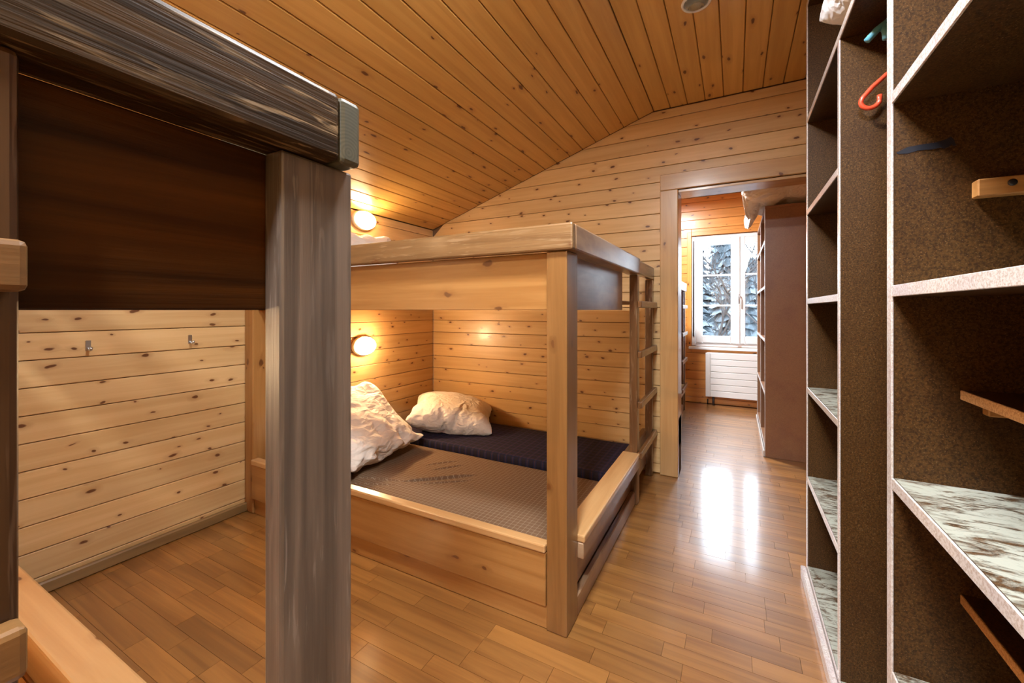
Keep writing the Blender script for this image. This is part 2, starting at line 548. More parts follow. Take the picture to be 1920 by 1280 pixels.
# ---- floor and parquet
floor = struct(board('floor', XL - 0.1, XR + 0.1, YF - 0.1, YE + 0.1, -0.10, -0.008, 'x', 'floor_base', bev=0))
STRIP = 0.070
strips = []
LENS = (0.20, 0.26, 0.33, 0.42, 0.50)
row = 0
y = YF
while y < YE - 0.01:
    w = min(STRIP, YE - y)
    x = XL - random.uniform(0.0, 0.2)
    while x < XR - 0.01:
        l = random.choice(LENS)
        x0, x1 = max(x, XL), min(x + l, XR)
        if x1 - x0 > 0.03:
            strips.append((x0, x1, y, y + w))
        x += l
    y += STRIP
def shows(s):
    cx, cy = (s[0] + s[1]) / 2, (s[2] + s[3]) / 2
    if cx < -0.52 and 1.38 < cy < YB: return 0.0          # under the bed
    if cx > 0.29 and cy < 2.17: return 0.0                # under the shelves
    if YB < cy < Y2 and (cx < DX0 or cx > DX1): return 0.0
    if cy > Y2 and cx < -0.5: return 0.0
    if cy > 3.8 and cx > 0.2: return 0.0
    f = (-0.4733 * cx + 0.8809 * cy)
    if f < 0.25: return 0.0
    u = (0.8809 * cx + 0.4733 * cy) / f * 778 + 960
    v = 581 + 778 * EYE / f
    if not (-60 < u < 1980) or v > 1340: return 0.0
    return (s[1] - s[0]) * (s[3] - s[2]) / f ** 3
ranked = sorted(strips, key=shows, reverse=True)
JT = 0.0005
for s in ranked[:300]:
    board('plank', s[0] + JT, s[1] - JT, s[2] + JT, s[3] - JT, -0.007, 0.0 + random.uniform(-0.0002, 0), 'x', 'floor_oak', floor, bev=0)
rest = bmesh.new()
for s in ranked[300:]:
    g = bmesh.ops.create_cube(rest, size=1.0)
    bmesh.ops.scale(rest, vec=(s[1] - s[0] - 2 * JT, s[3] - s[2] - 2 * JT, 0.0068), verts=g['verts'])
    bmesh.ops.translate(rest, vec=((s[0] + s[1]) / 2, (s[2] + s[3]) / 2, -0.0036), verts=g['verts'])
tag(bm_obj('parquet_remainder', rest, 'floor_oak', floor, smooth=False), kind='stuff')

# ---- wall board rows
GAP = 0.0016
PT = 0.016
def rows(ztop):
    zs = [0.004] + [Z0 + PITCH * k for k in range(40)]
    out = []
    for a, b in zip(zs, zs[1:]):
        if a >= ztop - 0.01: break
        out.append((a, min(b, ztop)))
    return out

def plank_wall(parent, plane, fixed, a0, a1, ztop, mat, holes=(), side=1, left_at=None):
    """plane 'x': wall of constant X running along Y; 'y': constant Y running along X. side: +1 the boards thicken towards +axis"""
    f0, f1 = (fixed, fixed + PT) if side > 0 else (fixed - PT, fixed)
    for (za, zb) in rows(ztop):
        pieces = [(a0, a1, za, zb)]
        for (h0, h1, hz0, hz1) in holes:
            nxt = []
            for (p0, p1, q0, q1) in pieces:
                if p1 <= h0 or p0 >= h1 or q1 <= hz0 + 0.003 or q0 >= hz1 - 0.003:
                    nxt.append((p0, p1, q0, q1)); continue
                if p0 < h0: nxt.append((p0, h0, q0, q1))
                if p1 > h1: nxt.append((h1, p1, q0, q1))
                if q0 < hz0 - 0.008: nxt.append((max(p0, h0), min(p1, h1), q0, hz0))
                if q1 > hz1 + 0.008: nxt.append((max(p0, h0), min(p1, h1), hz1, q1))
            pieces = nxt
        for (p0, p1, q0, q1) in pieces:
            if p1 - p0 < 0.02: continue
            if left_at and q1 > ZLOW and p0 <= a0 + 1e-6:
                # board cut to the roof slope on its left end
                xa, xb = max(p0, left_at(q0)), max(p0, left_at(q1 - GAP))
                if xb > p1 - 0.03: continue
                v = [(xa, q0 + GAP), (p1, q0 + GAP), (p1, q1 - GAP), (xb, q1 - GAP)]
                cx, cz = (xa + p1) / 2, (q0 + q1) / 2
                # local: x = length, y = world z, z = -world y
                vs_ = [(u - cx, w - cz, t) for t in (-PT / 2, PT / 2) for (u, w) in v]
                fs = [(3, 2, 1, 0), (4, 5, 6, 7), (0, 1, 5, 4), (1, 2, 6, 5), (2, 3, 7, 6), (3, 0, 4, 7)]
                R = Matrix(((1, 0, 0), (0, 0, -1), (0, 1, 0)))
                mesh_obj('plank', vs_, fs, mat, parent, (cx, (f0 + f1) / 2, cz), R, bev=0.0025)
                continue
            l, w = p1 - p0 - 0.001, q1 - q0 - 2 * GAP
            me = box_mesh(l, w, PT, mat, 0.0025)
            c = (p0 + p1) / 2
            if plane == 'x':
                R = Matrix(((0, 0, 1), (1, 0, 0), (0, 1, 0)))    # local x->Y, y->Z, z->X
                put('plank', me, ((f0 + f1) / 2, c, (q0 + q1) / 2), R, parent)
            else:
                R = Matrix(((1, 0, 0), (0, 0, -1), (0, 1, 0)))   # local x->X, y->Z, z->-Y
                put('plank', me, (c, (f0 + f1) / 2, (q0 + q1) / 2), R, parent)

def slope_x(z):
    return XL + (z - ZLOW) * (XBRK - XL) / (ZC - ZLOW)

# left wall
wall_left = struct(board('wall_left', XL - 0.12, XL - PT, YF, YB, -0.1, ZLOW + 0.04, 'y', 'groove', bev=0))
plank_wall(wall_left, 'x', XL, YF, YB, ZLOW - 0.004, 'wall_pine', side=-1)
struct(board('baseboard_left', XL + 0.002, XL + 0.026, YF + 0.01, YB - 0.01, 0.001, 0.052, 'y', 'base_oak', bev=0.006))

# back wall with doorway: backing in three lumps forming one mesh
def wall_with_hole(name, x0, x1, y0, y1, z0, z1, hole, mat):
    hx0, hx1, hz0, hz1 = hole
    bm = bmesh.new()
    for (a, b, c, d) in ((x0, hx0, z0, z1), (hx1, x1, z0, z1), (hx0, hx1, hz1, z1), (hx0, hx1, z0, hz0)):
        if b - a < 1e-4 or d - c < 1e-4: continue
        g = bmesh.ops.create_cube(bm, size=1.0)
        bmesh.ops.scale(bm, vec=(b - a, y1 - y0, d - c), verts=g['verts'])
        bmesh.ops.translate(bm, vec=((a + b) / 2, (y0 + y1) / 2, (c + d) / 2), verts=g['verts'])
    return struct(bm_obj(name, bm, mat, smooth=False))
wall_back = wall_with_hole('wall_back', XL - 0.12, XR + 0.12, YB + PT, Y2, -0.1, ZC + 0.05, (DX0, DX1, -0.1, DZ), 'groove')
plank_wall(wall_back, 'y', YB, XL + 0.001, XR, ZC - 0.002, 'wall_pine', holes=[(DX0 - 0.06, DX1 + 0.06, -1, DZ + 0.06)], side=1, left_at=slope_x)

wall_right = struct(board('wall_right', XR + PT, XR + 0.12, YF, YB + PT, -0.1, ZC + 0.05, 'y', 'groove', bev=0))
plank_wall(wall_right, 'x', XR, YF, YB, ZC - 0.002, 'wall_pine', side=1)
wall_front = struct(board('wall_front', XL - 0.12, XR + 0.12, YF - 0.12, YF, -0.1, ZC + 0.05, 'x', 'wall_pine', bev=0))

# ceiling: flat part and slope
ceil = struct(board('ceiling', XBRK - 0.02, XR + 0.12, YF, YB + 0.1, ZC + PT, ZC + 0.1, 'y', 'groove', bev=0))
ang = math.atan2(ZC - ZLOW, XBRK - XL)
slen = math.hypot(ZC - ZLOW, XBRK - XL)
Ly = YB - YF - 0.004
yc = (YF + YB) / 2 - 0.001
x = XBRK
while x < XR - 0.01:
    x1 = min(x + PITCH, XR)
    me = box_mesh(Ly, x1 - x - 2 * GAP, PT, 'ceil_pine', 0.0035)
    put('plank', me, ((x + x1) / 2, yc, ZC + PT / 2), Matrix(((0, -1, 0), (1, 0, 0), (0, 0, 1))), ceil)
    x = x1
Rs = Matrix.Rotation(-ang, 3, 'Y')
sdir = Vector((math.cos(ang), 0, math.sin(ang)))
snor = Vector((-math.sin(ang), 0, math.cos(ang)))
base = Vector((XL, 0, ZLOW))
s = slen
while s > 0.01:
    s1 = max(s - PITCH, 0)
    me = box_mesh(Ly, s - s1 - 2 * GAP, PT, 'ceil_pine', 0.0035)
    c = base + sdir * ((s + s1) / 2) + snor * (PT / 2) + Vector((0, yc, 0))
    put('plank', me, c, Rs @ Matrix(((0, -1, 0), (1, 0, 0), (0, 0, 1))), ceil)
    s = s1
c = base + sdir * (slen / 2) + snor * (PT + 0.03) + Vector((0, (YF + YB) / 2 + 0.05, 0))
put('slope_deck', box_mesh(Ly + 0.1, slen + 0.08, 0.06, 'groove', 0), c, Rs @ Matrix(((0, -1, 0), (1, 0, 0), (0, 0, 1))), ceil)

# door casing and lining
door = struct(empty('door_1', ((DX0 + DX1) / 2, YB, 0)))
CW = 0.118
board('casing', DX0 - CW, DX0 - 0.001, YB - 0.022, YB - 0.001, 0.001, DZ + 0.001, 'z', 'casing', door, 0.004)
board('casing', DX1 + 0.001, DX1 + CW, YB - 0.022, YB - 0.001, 0.001, DZ + 0.001, 'z', 'casing', door, 0.004)
board('casing', DX0 - CW, DX1 + CW, YB - 0.022, YB - 0.001, DZ + 0.002, DZ + 0.114, 'x', 'casing', door, 0.004)
board('lining', DX0 - 0.02, DX0, YB - 0.001, Y2 + 0.01, 0.001, DZ, 'z', 'casing', door, 0.002)
board('lining', DX1, DX1 + 0.02, YB - 0.001, Y2 + 0.01, 0.001, DZ, 'z', 'casing', door, 0.002)
board('lining', DX0, DX1, YB - 0.001, Y2 + 0.01, DZ - 0.018, DZ, 'x', 'casing', door, 0.002)

# second room shell
WX0, WX1, WZ0, WZ1 = -0.478, 0.54, 0.70, 2.07
wall_far = wall_with_hole('wall_far', XL - 0.12, XR + 0.12, YE + PT, YE + 0.20, -0.1, ZC + 0.05, (WX0, WX1, WZ0, WZ1), 'groove')
plank_wall(wall_far, 'y', YE, XL, XR, ZC - 0.002, 'room2_pine', holes=[(WX0, WX1, WZ0, WZ1)], side=1)
struct(board('wall_left_second_room', XL - 0.12, XL, Y2, YE + PT, -0.1, ZC + 0.05, 'y', 'room2_pine', bev=0))
struct(board('wall_right_second_room', XR, XR + 0.12, YB + PT, YE + PT, -0.1, ZC + 0.05, 'y', 'room2_pine', bev=0))
struct(board('ceiling_second_room', XL - 0.1, XR + 0.12, YB + 0.1, YE + 0.2, ZC, ZC + 0.1, 'y', 'ceil_pine', bev=0))

# window of the second room
win = struct(empty('window_1', ((WX0 + WX1) / 2, YE, WZ0)))
fw = 0.045
yo0, yo1 = YE + 0.02, YE + 0.085
board('frame', WX0, WX0 + fw, yo0, yo1, WZ0, WZ1, 'z', 'white_paint', win, 0.004)
board('frame', WX1 - fw, WX1, yo0, yo1, WZ0, WZ1, 'z', 'white_paint', win, 0.004)
board('frame', WX0 + fw, WX1 - fw, yo0, yo1, WZ1 - fw, WZ1, 'x', 'white_paint', win, 0.004)
board('frame', WX0 + fw, WX1 - fw, yo0, yo1, WZ0, WZ0 + fw, 'x', 'white_paint', win, 0.004)
mid = (WX0 + WX1) / 2
for k in (0, 1):
    a, b = (WX0 + fw + 0.003, mid - 0.001) if k == 0 else (mid + 0.001, WX1 - fw - 0.003)
    z0, z1 = WZ0 + fw + 0.003, WZ1 - fw - 0.003
    sash = board('sash_stile', a, a + 0.075, yo0 - 0.022, yo1 - 0.02, z0, z1, 'z', 'white_paint', win, 0.006)
    board('sash_stile', b - 0.075, b, yo0 - 0.022, yo1 - 0.02, z0, z1, 'z', 'white_paint', win, 0.006)
    board('sash_rail', a + 0.075, b - 0.075, yo0 - 0.02, yo1 - 0.02, z1 - 0.075, z1, 'x', 'white_paint', win, 0.006)
    board('sash_rail', a + 0.075, b - 0.075, yo0 - 0.02, yo1 - 0.02, z0, z0 + 0.085, 'x', 'white_paint', win, 0.006)
    gz0, gz1 = z0 + 0.085, z1 - 0.075
    for j in range(3):
        p0 = gz0 + (gz1 - gz0) * j / 3 + 0.008
        p1 = gz0 + (gz1 - gz0) * (j + 1) / 3 - 0.008
        board('pane', a + 0.076, b - 0.076, yo0 + 0.012, yo0 + 0.016, p0, p1, 'x', 'pane', win, 0)
        if j:
            board('glazing_bar', a + 0.075, b - 0.075, yo0 + 0.002, yo0 + 0.026, p0 - 0.018, p0 + 0.002, 'x', 'white_paint', win, 0.003)
board('astragal', mid - 0.02, mid + 0.02, yo0 - 0.034, yo0 - 0.0225, WZ0 + fw, WZ1 - fw, 'z', 'white_paint', win, 0.004)
hb = bmesh.new()
tube_mesh(hb, [(0, 0, 0), (0, -0.03, 0), (0, -0.038, -0.012), (0, -0.038, -0.11)], 0.008, 8)
bm_obj('handle', hb, 'steel', win, (mid + 0.012, yo0 - 0.034, 1.33))
board('hinge_strip', WX0 + 0.012, WX0 + 0.028, yo0 - 0.012, yo0 - 0.001, WZ0 + 0.12, WZ1 - 0.06, 'z', 'dark_metal', win, 0.002)
board('sill', WX0 - 0.03, WX1 + 0.03, YE - 0.045, yo0 + 0.02, WZ0 - 0.035, WZ0 - 0.002, 'x', 'white_paint', win, 0.005)
for (a, b, c, d, ax) in ((WX0 - 0.05, WX0 - 0.001, WZ0, WZ1 + 0.05, 'z'), (WX1 + 0.001, WX1 + 0.05, WZ0, WZ1 + 0.05, 'z'), (WX0, WX1, WZ1 + 0.001, WZ1 + 0.05, 'x')):
    board('reveal_trim', a, b, YE - 0.012, YE - 0.001, c, d, ax, 'room2_pine', win, 0.003)

# ================================================================== bunk beds
ZE, ZR0, ZR1 = EYE, 1.36, 1.4545       # underside of bunk panel, rail bottom, rail top

def bunk(loc_y, s, L, label, mats, pw, cap_t, ladder, rail_end, side_open=None, side_cap=None, pt=(0.015, 0.128), rx=-0.566):
    """loc_y: free end; s: direction into the bunk; L: length"""
    root = empty('bunk_bed', (-1.49, loc_y + s * L / 2, 0), label, 'bunk bed', 'built-in bunk beds')
    def bd(name, x0, x1, t0, t1, z0, z1, axis, mat, bev=0.003, par=None, seg=1):
        ya, yb = sorted((loc_y + s * t0, loc_y + s * t1))
        return board(name, x0, x1, ya, yb, z0, z1, axis, mat, par or root, bev, seg)
    xw = XL + 0.006
    # posts
    bd('post', -0.518 - pw, -0.518, pt[0], pt[1], 0.001, ZR0 - 0.001, 'z', mats['post'], 0.004, seg=2)
    bd('post', xw, xw + 0.078, 0.015, 0.128, 0.001, ZR0 - 0.001, 'z', mats['inner'], 0.004)
    # upper rails and panels
    bd('rail', xw, -0.492, 0.0, 0.036, ZR0, ZR1, 'x', mats['end_rail'], 0.007, seg=2)
    bd('rail', rx, -0.492, 0.0365, rail_end, ZR0, ZR1, 'y', mats['side_rail'], 0.007, seg=2)
    if rail_end < L - 0.1:
        bd('rail', -0.545, -0.503, rail_end + 0.001, L - 0.01, ZR0 + 0.006, ZR1 - 0.006, 'y', 'ladder_dark', 0.005)
    bd('panel', xw + 0.079, min(-0.519 - pw, -0.581), 0.045, 0.067, ZE, ZR0 - 0.001, 'x', mats['end_panel'], 0.002)
    so = side_open or (L - 0.01)
    bd('panel', -0.580, -0.5555, (pt[1] + 0.001) if pw > 0.05 else 0.070, so, ZE, ZR0 - 0.001, 'y', mats['side_panel'], 0.002)
    bd('upper_deck', xw + 0.005, -0.583, 0.135, L - 0.1, 1.185, 1.205, 'x', 'bunk_pine', 0.001)
    # lower box
    bd('end_board', xw + 0.079, -0.519 - pw, 0.008, 0.008 + 0.034, 0.088, 0.279, 'x', mats['end_board'], 0.003)
    bd('end_cap', xw + 0.079, -0.519 - pw, 0.002, 0.002 + cap_t, 0.280, 0.310, 'x', mats['cap'], 0.006, seg=2)
    bd('plinth', xw + 0.079, -0.519 - pw, 0.022, 0.05, 0.001, 0.086, 'x', mats['end_board'], 0.002)
    sc = side_cap or (L - 0.01)
    bd('side_cap', -0.590, -0.491, pt[1] + 0.001, sc, 0.282, 0.310, 'y', mats['side_cap'], 0.006, seg=2)
    bd('side_fascia', -0.520, -0.496, pt[1] + 0.001, sc, 0.222, 0.281, 'y', 'side_worn', 0.003)
    bd('side_board', -0.575, -0.545, pt[1] + 0.001, L - 0.01, 0.080, 0.221, 'y', 'side_worn', 0.002)
    bd('side_plinth', -0.545, -0.520, pt[1] + 0.001, sc, 0.001, 0.078, 'y', 'side_worn', 0.004)
    if side_cap:
        bd('side_board', -0.585, -0.545, sc + 0.001, L - 0.01, 0.222, 0.310, 'y', 'ladder_dark', 0.005)
    bd('lower_deck', xw + 0.08, -0.592, 0.06, L - 0.1, 0.090, 0.110, 'x', 'bunk_pine', 0.001)
    # ladder
    l0, l1 = ladder
    lt = bd('ladder_stile', -0.553, -0.506, l0, l0 + 0.06, 0.001, ZR0 - 0.001, 'z', mats['stile'], 0.006, seg=2)
    bd('ladder_stile', -0.553, -0.506, l1 - 0.06, l1, 0.001, ZR0 - 0.001, 'z', mats['stile'], 0.006, seg=2)
    for z in (1.184, 0.887, 0.590, 0.293):
        bd('rung', -0.5055, -0.480, l0 + 0.001, l1 - 0.001, z - 0.02, z + 0.02, 'y', mats['rung'], 0.005, seg=2)
    return root

FARM = dict(post='post_pine', inner='bunk_pine', end_rail='rail_worn', side_rail='side_worn', end_panel='bunk_pine', side_panel='side_worn',
            end_board='bunk_pine', cap='cap_pine', side_cap='cap_pine', rung='ladder_dark', stile='ladder_dark')
NEARM = dict(post='grey_pine', inner='bunk_pine', end_rail='rail_end', side_rail='rail_dark', end_panel='panel_dark', side_panel='panel_dark',
             end_board='cap_pine', cap='cap_pine', side_cap='side_worn', rung='near_rung', stile='near_stile')
far_bunk = bunk(1.355, +1, YB - 1.355, 'pine bunk bed with ladder beside the doorway, checked mattresses below', FARM, 0.078, 0.045,
                (1.145, 1.69), 1.165, side_open=0.985, side_cap=1.144)
near_bunk = bunk(0.439, -1, 1.75, 'closest bunk bed with dark scuffed rail and greyed corner post', NEARM, 0.037, 0.085,
                 (0.332, 0.86), 1.70, pt=(-0.006, 0.107))
room2_bunk = bunk(5.20, -1, 1.90, 'bunk bed seen through the doorway on the left of the window', FARM, 0.078, 0.045,
                  (0.02, 0.52), 1.80)

# ================================================================== shelf unit on the right
SX0, SX1 = 0.27, 0.66
unit = empty('shelf_unit', (0.47, 1.3, 0), 'tall brown chipboard shelf unit with pale worn edges on the right', 'shelf unit')
def upright(y0, y1, z1, par=unit):
    o = board('upright', SX0 + 0.004, SX1, y0, y1, 0.001, z1, 'z', 'chip', par, 0.0)
    board('edge_strip', SX0, SX0 + 0.0037, y0, y1, 0.001, z1, 'z', 'chip_edge', o, 0.001)
    return o
upright(2.150, 2.174, 2.439)
upright(1.530, 1.554, 1.944)
upright(1.068, 1.096, 1.944)
upright(0.420, 0.444, 1.944)
TH = 0.022
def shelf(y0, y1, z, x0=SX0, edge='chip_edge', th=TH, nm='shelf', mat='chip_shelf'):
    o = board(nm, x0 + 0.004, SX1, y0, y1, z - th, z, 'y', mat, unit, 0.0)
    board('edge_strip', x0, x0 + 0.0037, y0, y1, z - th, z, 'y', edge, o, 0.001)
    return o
LEV = (0.444, 0.822, 1.198, 1.575)
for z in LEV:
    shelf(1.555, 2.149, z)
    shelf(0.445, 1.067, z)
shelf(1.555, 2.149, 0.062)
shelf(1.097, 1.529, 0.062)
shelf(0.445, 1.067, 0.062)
shelf(0.420, 2.149, 1.967, nm='top_shelf', mat='chip')
shelf(0.420, 2.174, 2.462, nm='top_board', mat='chip')
board('back_panel', SX1 + 0.001, SX1 + 0.012, 0.42, 2.174, 0.001, 2.462, 'y', 'chip', unit, 0)
board('plinth', SX0 - 0.020, SX0 - 0.001, 0.42, 2.174, 0.001, 0.048, 'y', 'chip_edge', unit, 0.003)
# half-depth shelves in the near bay
for z in (1.002, 0.626):
    h = shelf(0.446, 1.066, z, x0=0.366, edge='chip_raw', th=0.017, nm='half_shelf', mat='chip')
    board('cleat', 0.395, 0.63, 1.045, 1.067, z - 0.017 - 0.024, z - 0.0175, 'x', 'cleat', unit, 0.002)
cl = board('cleat', 0.381, 0.63, 1.043, 1.067, 1.352, 1.383, 'x', 'cleat', unit, 0.002)
tag(cl, 'bare wooden cleat with a screw')
sb = bmesh.new(); lathe(sb, [(0.006, 0.0), (0.006, -0.0015), (0.003, -0.002)], 12, 'y')
bm_obj('screw', sb, 'dark_metal', cl, (0.423, 1.0428, 1.371))
sb = bmesh.new(); lathe(sb, [(0.003, 0.0), (0.003, -0.0008)], 10, 'y')
bm_obj('screw_hole', sb, 'tape', cl, (0.442, 1.0428, 1.370))
# torn tape on the upright
tpx = [(215, 565), (330, 510), (450, 487), (600, 465), (720, 430), (760, 405), (785, 425), (815, 490), (790, 500), (770, 480), (740, 510), (690, 525), (660, 512), (600, 530), (430, 545), (330, 575), (230, 580)]
def on_face(u, v, y=1.0675):
    a = (u - 960) / 778
    x = y * (-0.4733 + 0.8809 * a) / (0.8809 + 0.4733 * a)
    return x, EYE + (581 - v) / 778 * (-0.4733 * x + 0.8809 * y)
tp = [on_face(1640 + a / 5.33, 180 + b / 5.33) for a, b in tpx]
n = len(tp)
vsx = [(x - 0.32, -0.0006, z - 1.46) for x, z in tp] + [(x - 0.32, 0, z - 1.46) for x, z in tp]
mesh_obj('tape', vsx, [tuple(range(n)), tuple(range(2 * n - 1, n - 1, -1))] + [(i, (i + 1) % n, n + (i + 1) % n, n + i) for i in range(n)], 'tape', unit, (0.32, 1.0677, 1.46))
# coat rail with two hooks in the open middle bay
board('hook_rail', 0.455, 0.475, 1.098, 1.528, 1.72, 1.94, 'y', 'chip', unit, 0.002)
def arc(cx, cz, r, a0, a1, n=10):
    return [(cx + r * math.cos(math.radians(a0 + (a1 - a0) * i / n)), cz + r * math.sin(math.radians(a0 + (a1 - a0) * i / n))) for i in range(n + 1)]
YH = 1.49
pts = [(0.455, 1.852), (0.405, 1.820), (0.366, 1.796), (0.336, 1.769)] + arc(0.332, 1.7325, 0.0205, 130, 340, 12) + [(0.3525, 1.733), (0.352, 1.744)]
hk = tube('coat_hook', [(x, YH, z) for x, z in pts], 0.0062, 'red_plastic', unit, 10)
tag(hk, 'red coated wire hook')
pts = [(0.455, 1.928), (0.40, 1.931), (0.362, 1.924), (0.338, 1.908), (0.318, 1.886)]
bmh = bmesh.new()
tube_mesh(bmh, [(x, 1.46, z) for x, z in pts], [0.008, 0.010, 0.010, 0.009, 0.0085], 10)
tube_mesh(bmh, [(0.352, 1.46, 1.917), (0.357, 1.458, 1.900), (0.357, 1.455, 1.877)], [0.010, 0.009, 0.008], 10)
tag(bm_obj('coat_hook', bmh, 'blue_plastic', unit), 'pale blue plastic double hook')

# ================================================================== second room furniture
cab = empty('shelf_cabinet', (0.45, 4.4, 0), 'red-brown shelf cabinet beyond the doorway with bedding on top', 'cabinet')
CX0, CX1 = 0.206, 0.68
CZ = 1.94
for (ya, yb) in ((3.80, 3.825), (4.42, 4.445), (5.06, 5.085)):
    o = board('upright', CX0 + 0.004, CX1, ya, yb, 0.001, CZ, 'z', 'chip_room2', cab, 0)
    board('edge_strip', CX0, CX0 + 0.0037, ya, yb, 0.001, CZ, 'z', 'chip_edge', o, 0.001)
for (ya, yb) in ((3.826, 4.419), (4.446, 5.059)):
    for z in (0.08, 0.50, 0.92, 1.34, 1.70):
        o = board('shelf', CX0 + 0.004, CX1, ya, yb, z - 0.022, z, 'y', 'chip_room2', cab, 0)
        board('edge_strip', CX0, CX0 + 0.0037, ya, yb, z - 0.022, z, 'y', 'chip_edge', o, 0.001)
board('top_board', CX0, CX1, 3.80, 5.085, CZ + 0.0005, CZ + 0.023, 'y', 'chip_room2', cab, 0.002)
board('back_panel', CX1 + 0.001, CX1 + 0.012, 3.80, 5.085, 0.001, CZ, 'y', 'chip_room2', cab, 0)
board('plinth', CX0 - 0.012, CX0 - 0.001, 3.80, 5.085, 0.001, 0.05, 'y', 'chip_edge', cab, 0.002)

rad = empty('radiator', (0.1, YE - 0.06, 0.1), 'white slatted panel radiator under the window', 'radiator')
RX0, RX1, RZ0, RZ1 = -0.314, 0.52, 0.105, 0.634
board('back_plate', RX0 + 0.01, RX1, YE - 0.085, YE - 0.012, RZ0, RZ1, 'x', 'radiator', rad, 0.004)
nS = 7
for k in range(nS):
    z0 = RZ0 + (RZ1 - RZ0) * k / nS
    board('slat', RX0 + 0.055, RX1, YE - 0.096, YE - 0.0855, z0 + 0.003, z0 + (RZ1 - RZ0) / nS - 0.003, 'x', 'radiator', rad, 0.003)
board('side_cover', RX0, RX0 + 0.05, YE - 0.098, YE - 0.0855, RZ0, RZ1, 'z', 'radiator', rad, 0.004)
tube('valve_pipe', [(RX0 + 0.085, YE - 0.07, 0.002), (RX0 + 0.085, YE - 0.07, RZ0)], 0.013, 'dark_metal', rad)
tube('valve_pipe', [(RX0 + 0.02, YE - 0.02, 0.06), (RX0 + 0.02, YE - 0.035, 0.04), (RX0 + 0.02, YE - 0.035, 0.002)], 0.008, 'dark_metal', rad)

# ================================================================== mattresses
def mattress(name, x0, x1, y0, y1, z0, z1, mat, label, creases=(), nx=90, ny=50, sag=0.0):
    bm = bmesh.new()
    cx, cy = (x0 + x1) / 2, (y0 + y1) / 2
    r = 0.018
    grid = []
    def edge(u, L):
        d = min(u, L - u)
        return 0.0 if d >= r else r - math.sqrt(max(r * r - (r - d) ** 2, 0))
    us = [0, 0.004, 0.010, 0.018] + [0.018 + (x1 - x0 - 0.036) * i / nx for i in range(1, nx)] + [x1 - x0 - 0.018, x1 - x0 - 0.010, x1 - x0 - 0.004, x1 - x0]
    vs_ = [0, 0.004, 0.010, 0.018] + [0.018 + (y1 - y0 - 0.036) * i / ny for i in range(1, ny)] + [y1 - y0 - 0.018, y1 - y0 - 0.010, y1 - y0 - 0.004, y1 - y0]
    for u in us:
        colv = []
        for v in vs_:
            z = z1 - max(edge(u, x1 - x0), edge(v, y1 - y0))
            X, Y = x0 + u, y0 + v
            z += 0.003 * noise.noise(Vector((X * 3, Y * 3, 1.7)))
            for (ax, ay, bx, by, w, dep) in creases:
                A, B, P = Vector((ax, ay)), Vector((bx, by)), Vector((X, Y))
                tt = max(0, min(1, (P - A).dot(B - A) / (B - A).length_squared))
                d = (P - (A + (B - A) * tt)).length
                side = (B - A).x * (P - A).y - (B - A).y * (P - A).x
                taper = math.sin(math.pi * min(max(tt, 0.02), 0.98)) ** 0.5
                z += dep * taper * math.exp(-(d / w) ** 2) * (1.0 if side > 0 else -1.0) * min(1, d / (0.35 * w))
            colv.append(bm.verts.new((X - cx, Y - cy, z - z0)))
        grid.append(colv)
    for i in range(len(us) - 1):
        for j in range(len(vs_) - 1):
            bm.faces.new((grid[i][j], grid[i + 1][j], grid[i + 1][j + 1], grid[i][j + 1]))
    # sides
    loop = [grid[i][0] for i in range(len(us))] + [grid[-1][j] for j in range(1, len(vs_))] + [grid[i][-1] for i in range(len(us) - 2, -1, -1)] + [grid[0][j] for j in range(len(vs_) - 2, 0, -1)]
    low = [bm.verts.new((v.co.x, v.co.y, 0)) for v in loop]
    for i in range(len(loop)):
        k = (i + 1) % len(loop)
        bm.faces.new((loop[i], loop[k], low[k], low[i]))
    bm.faces.new(low)
    o = bm_obj(name, bm, mat, None, (cx, cy, z0))
    return tag(o, label, 'mattress', 'mattresses on the lower bunk')
CR = [(-1.66, 1.80, -1.36, 2.06, 0.014, 0.013), (-1.72, 2.04, -1.58, 2.20, 0.008, 0.007), (-1.63, 2.00, -1.51, 2.16, 0.008, 0.008),
      (-1.58, 1.80, -1.32, 2.00, 0.009, 0.006), (-1.95, 1.71, -1.66, 1.80, 0.009, 0.007), (-1.92, 1.63, -1.66, 1.74, 0.008, 0.006), (-1.9, 1.56, -1.70, 1.66, 0.008, 0.005)]
brown = mattress('mattress', XL + 0.10, -0.600, 1.412, 2.335, 0.1115, 0.172, 'brown_check', 'taupe mattress with thin pale check lines, wrinkled, nearer the camera', CR, 300, 170)
blue = mattress('mattress', XL + 0.10, -0.600, 2.345, 2.955, 0.1115, 0.215, 'blue_plaid', 'dark navy plaid mattress against the back wall boards')

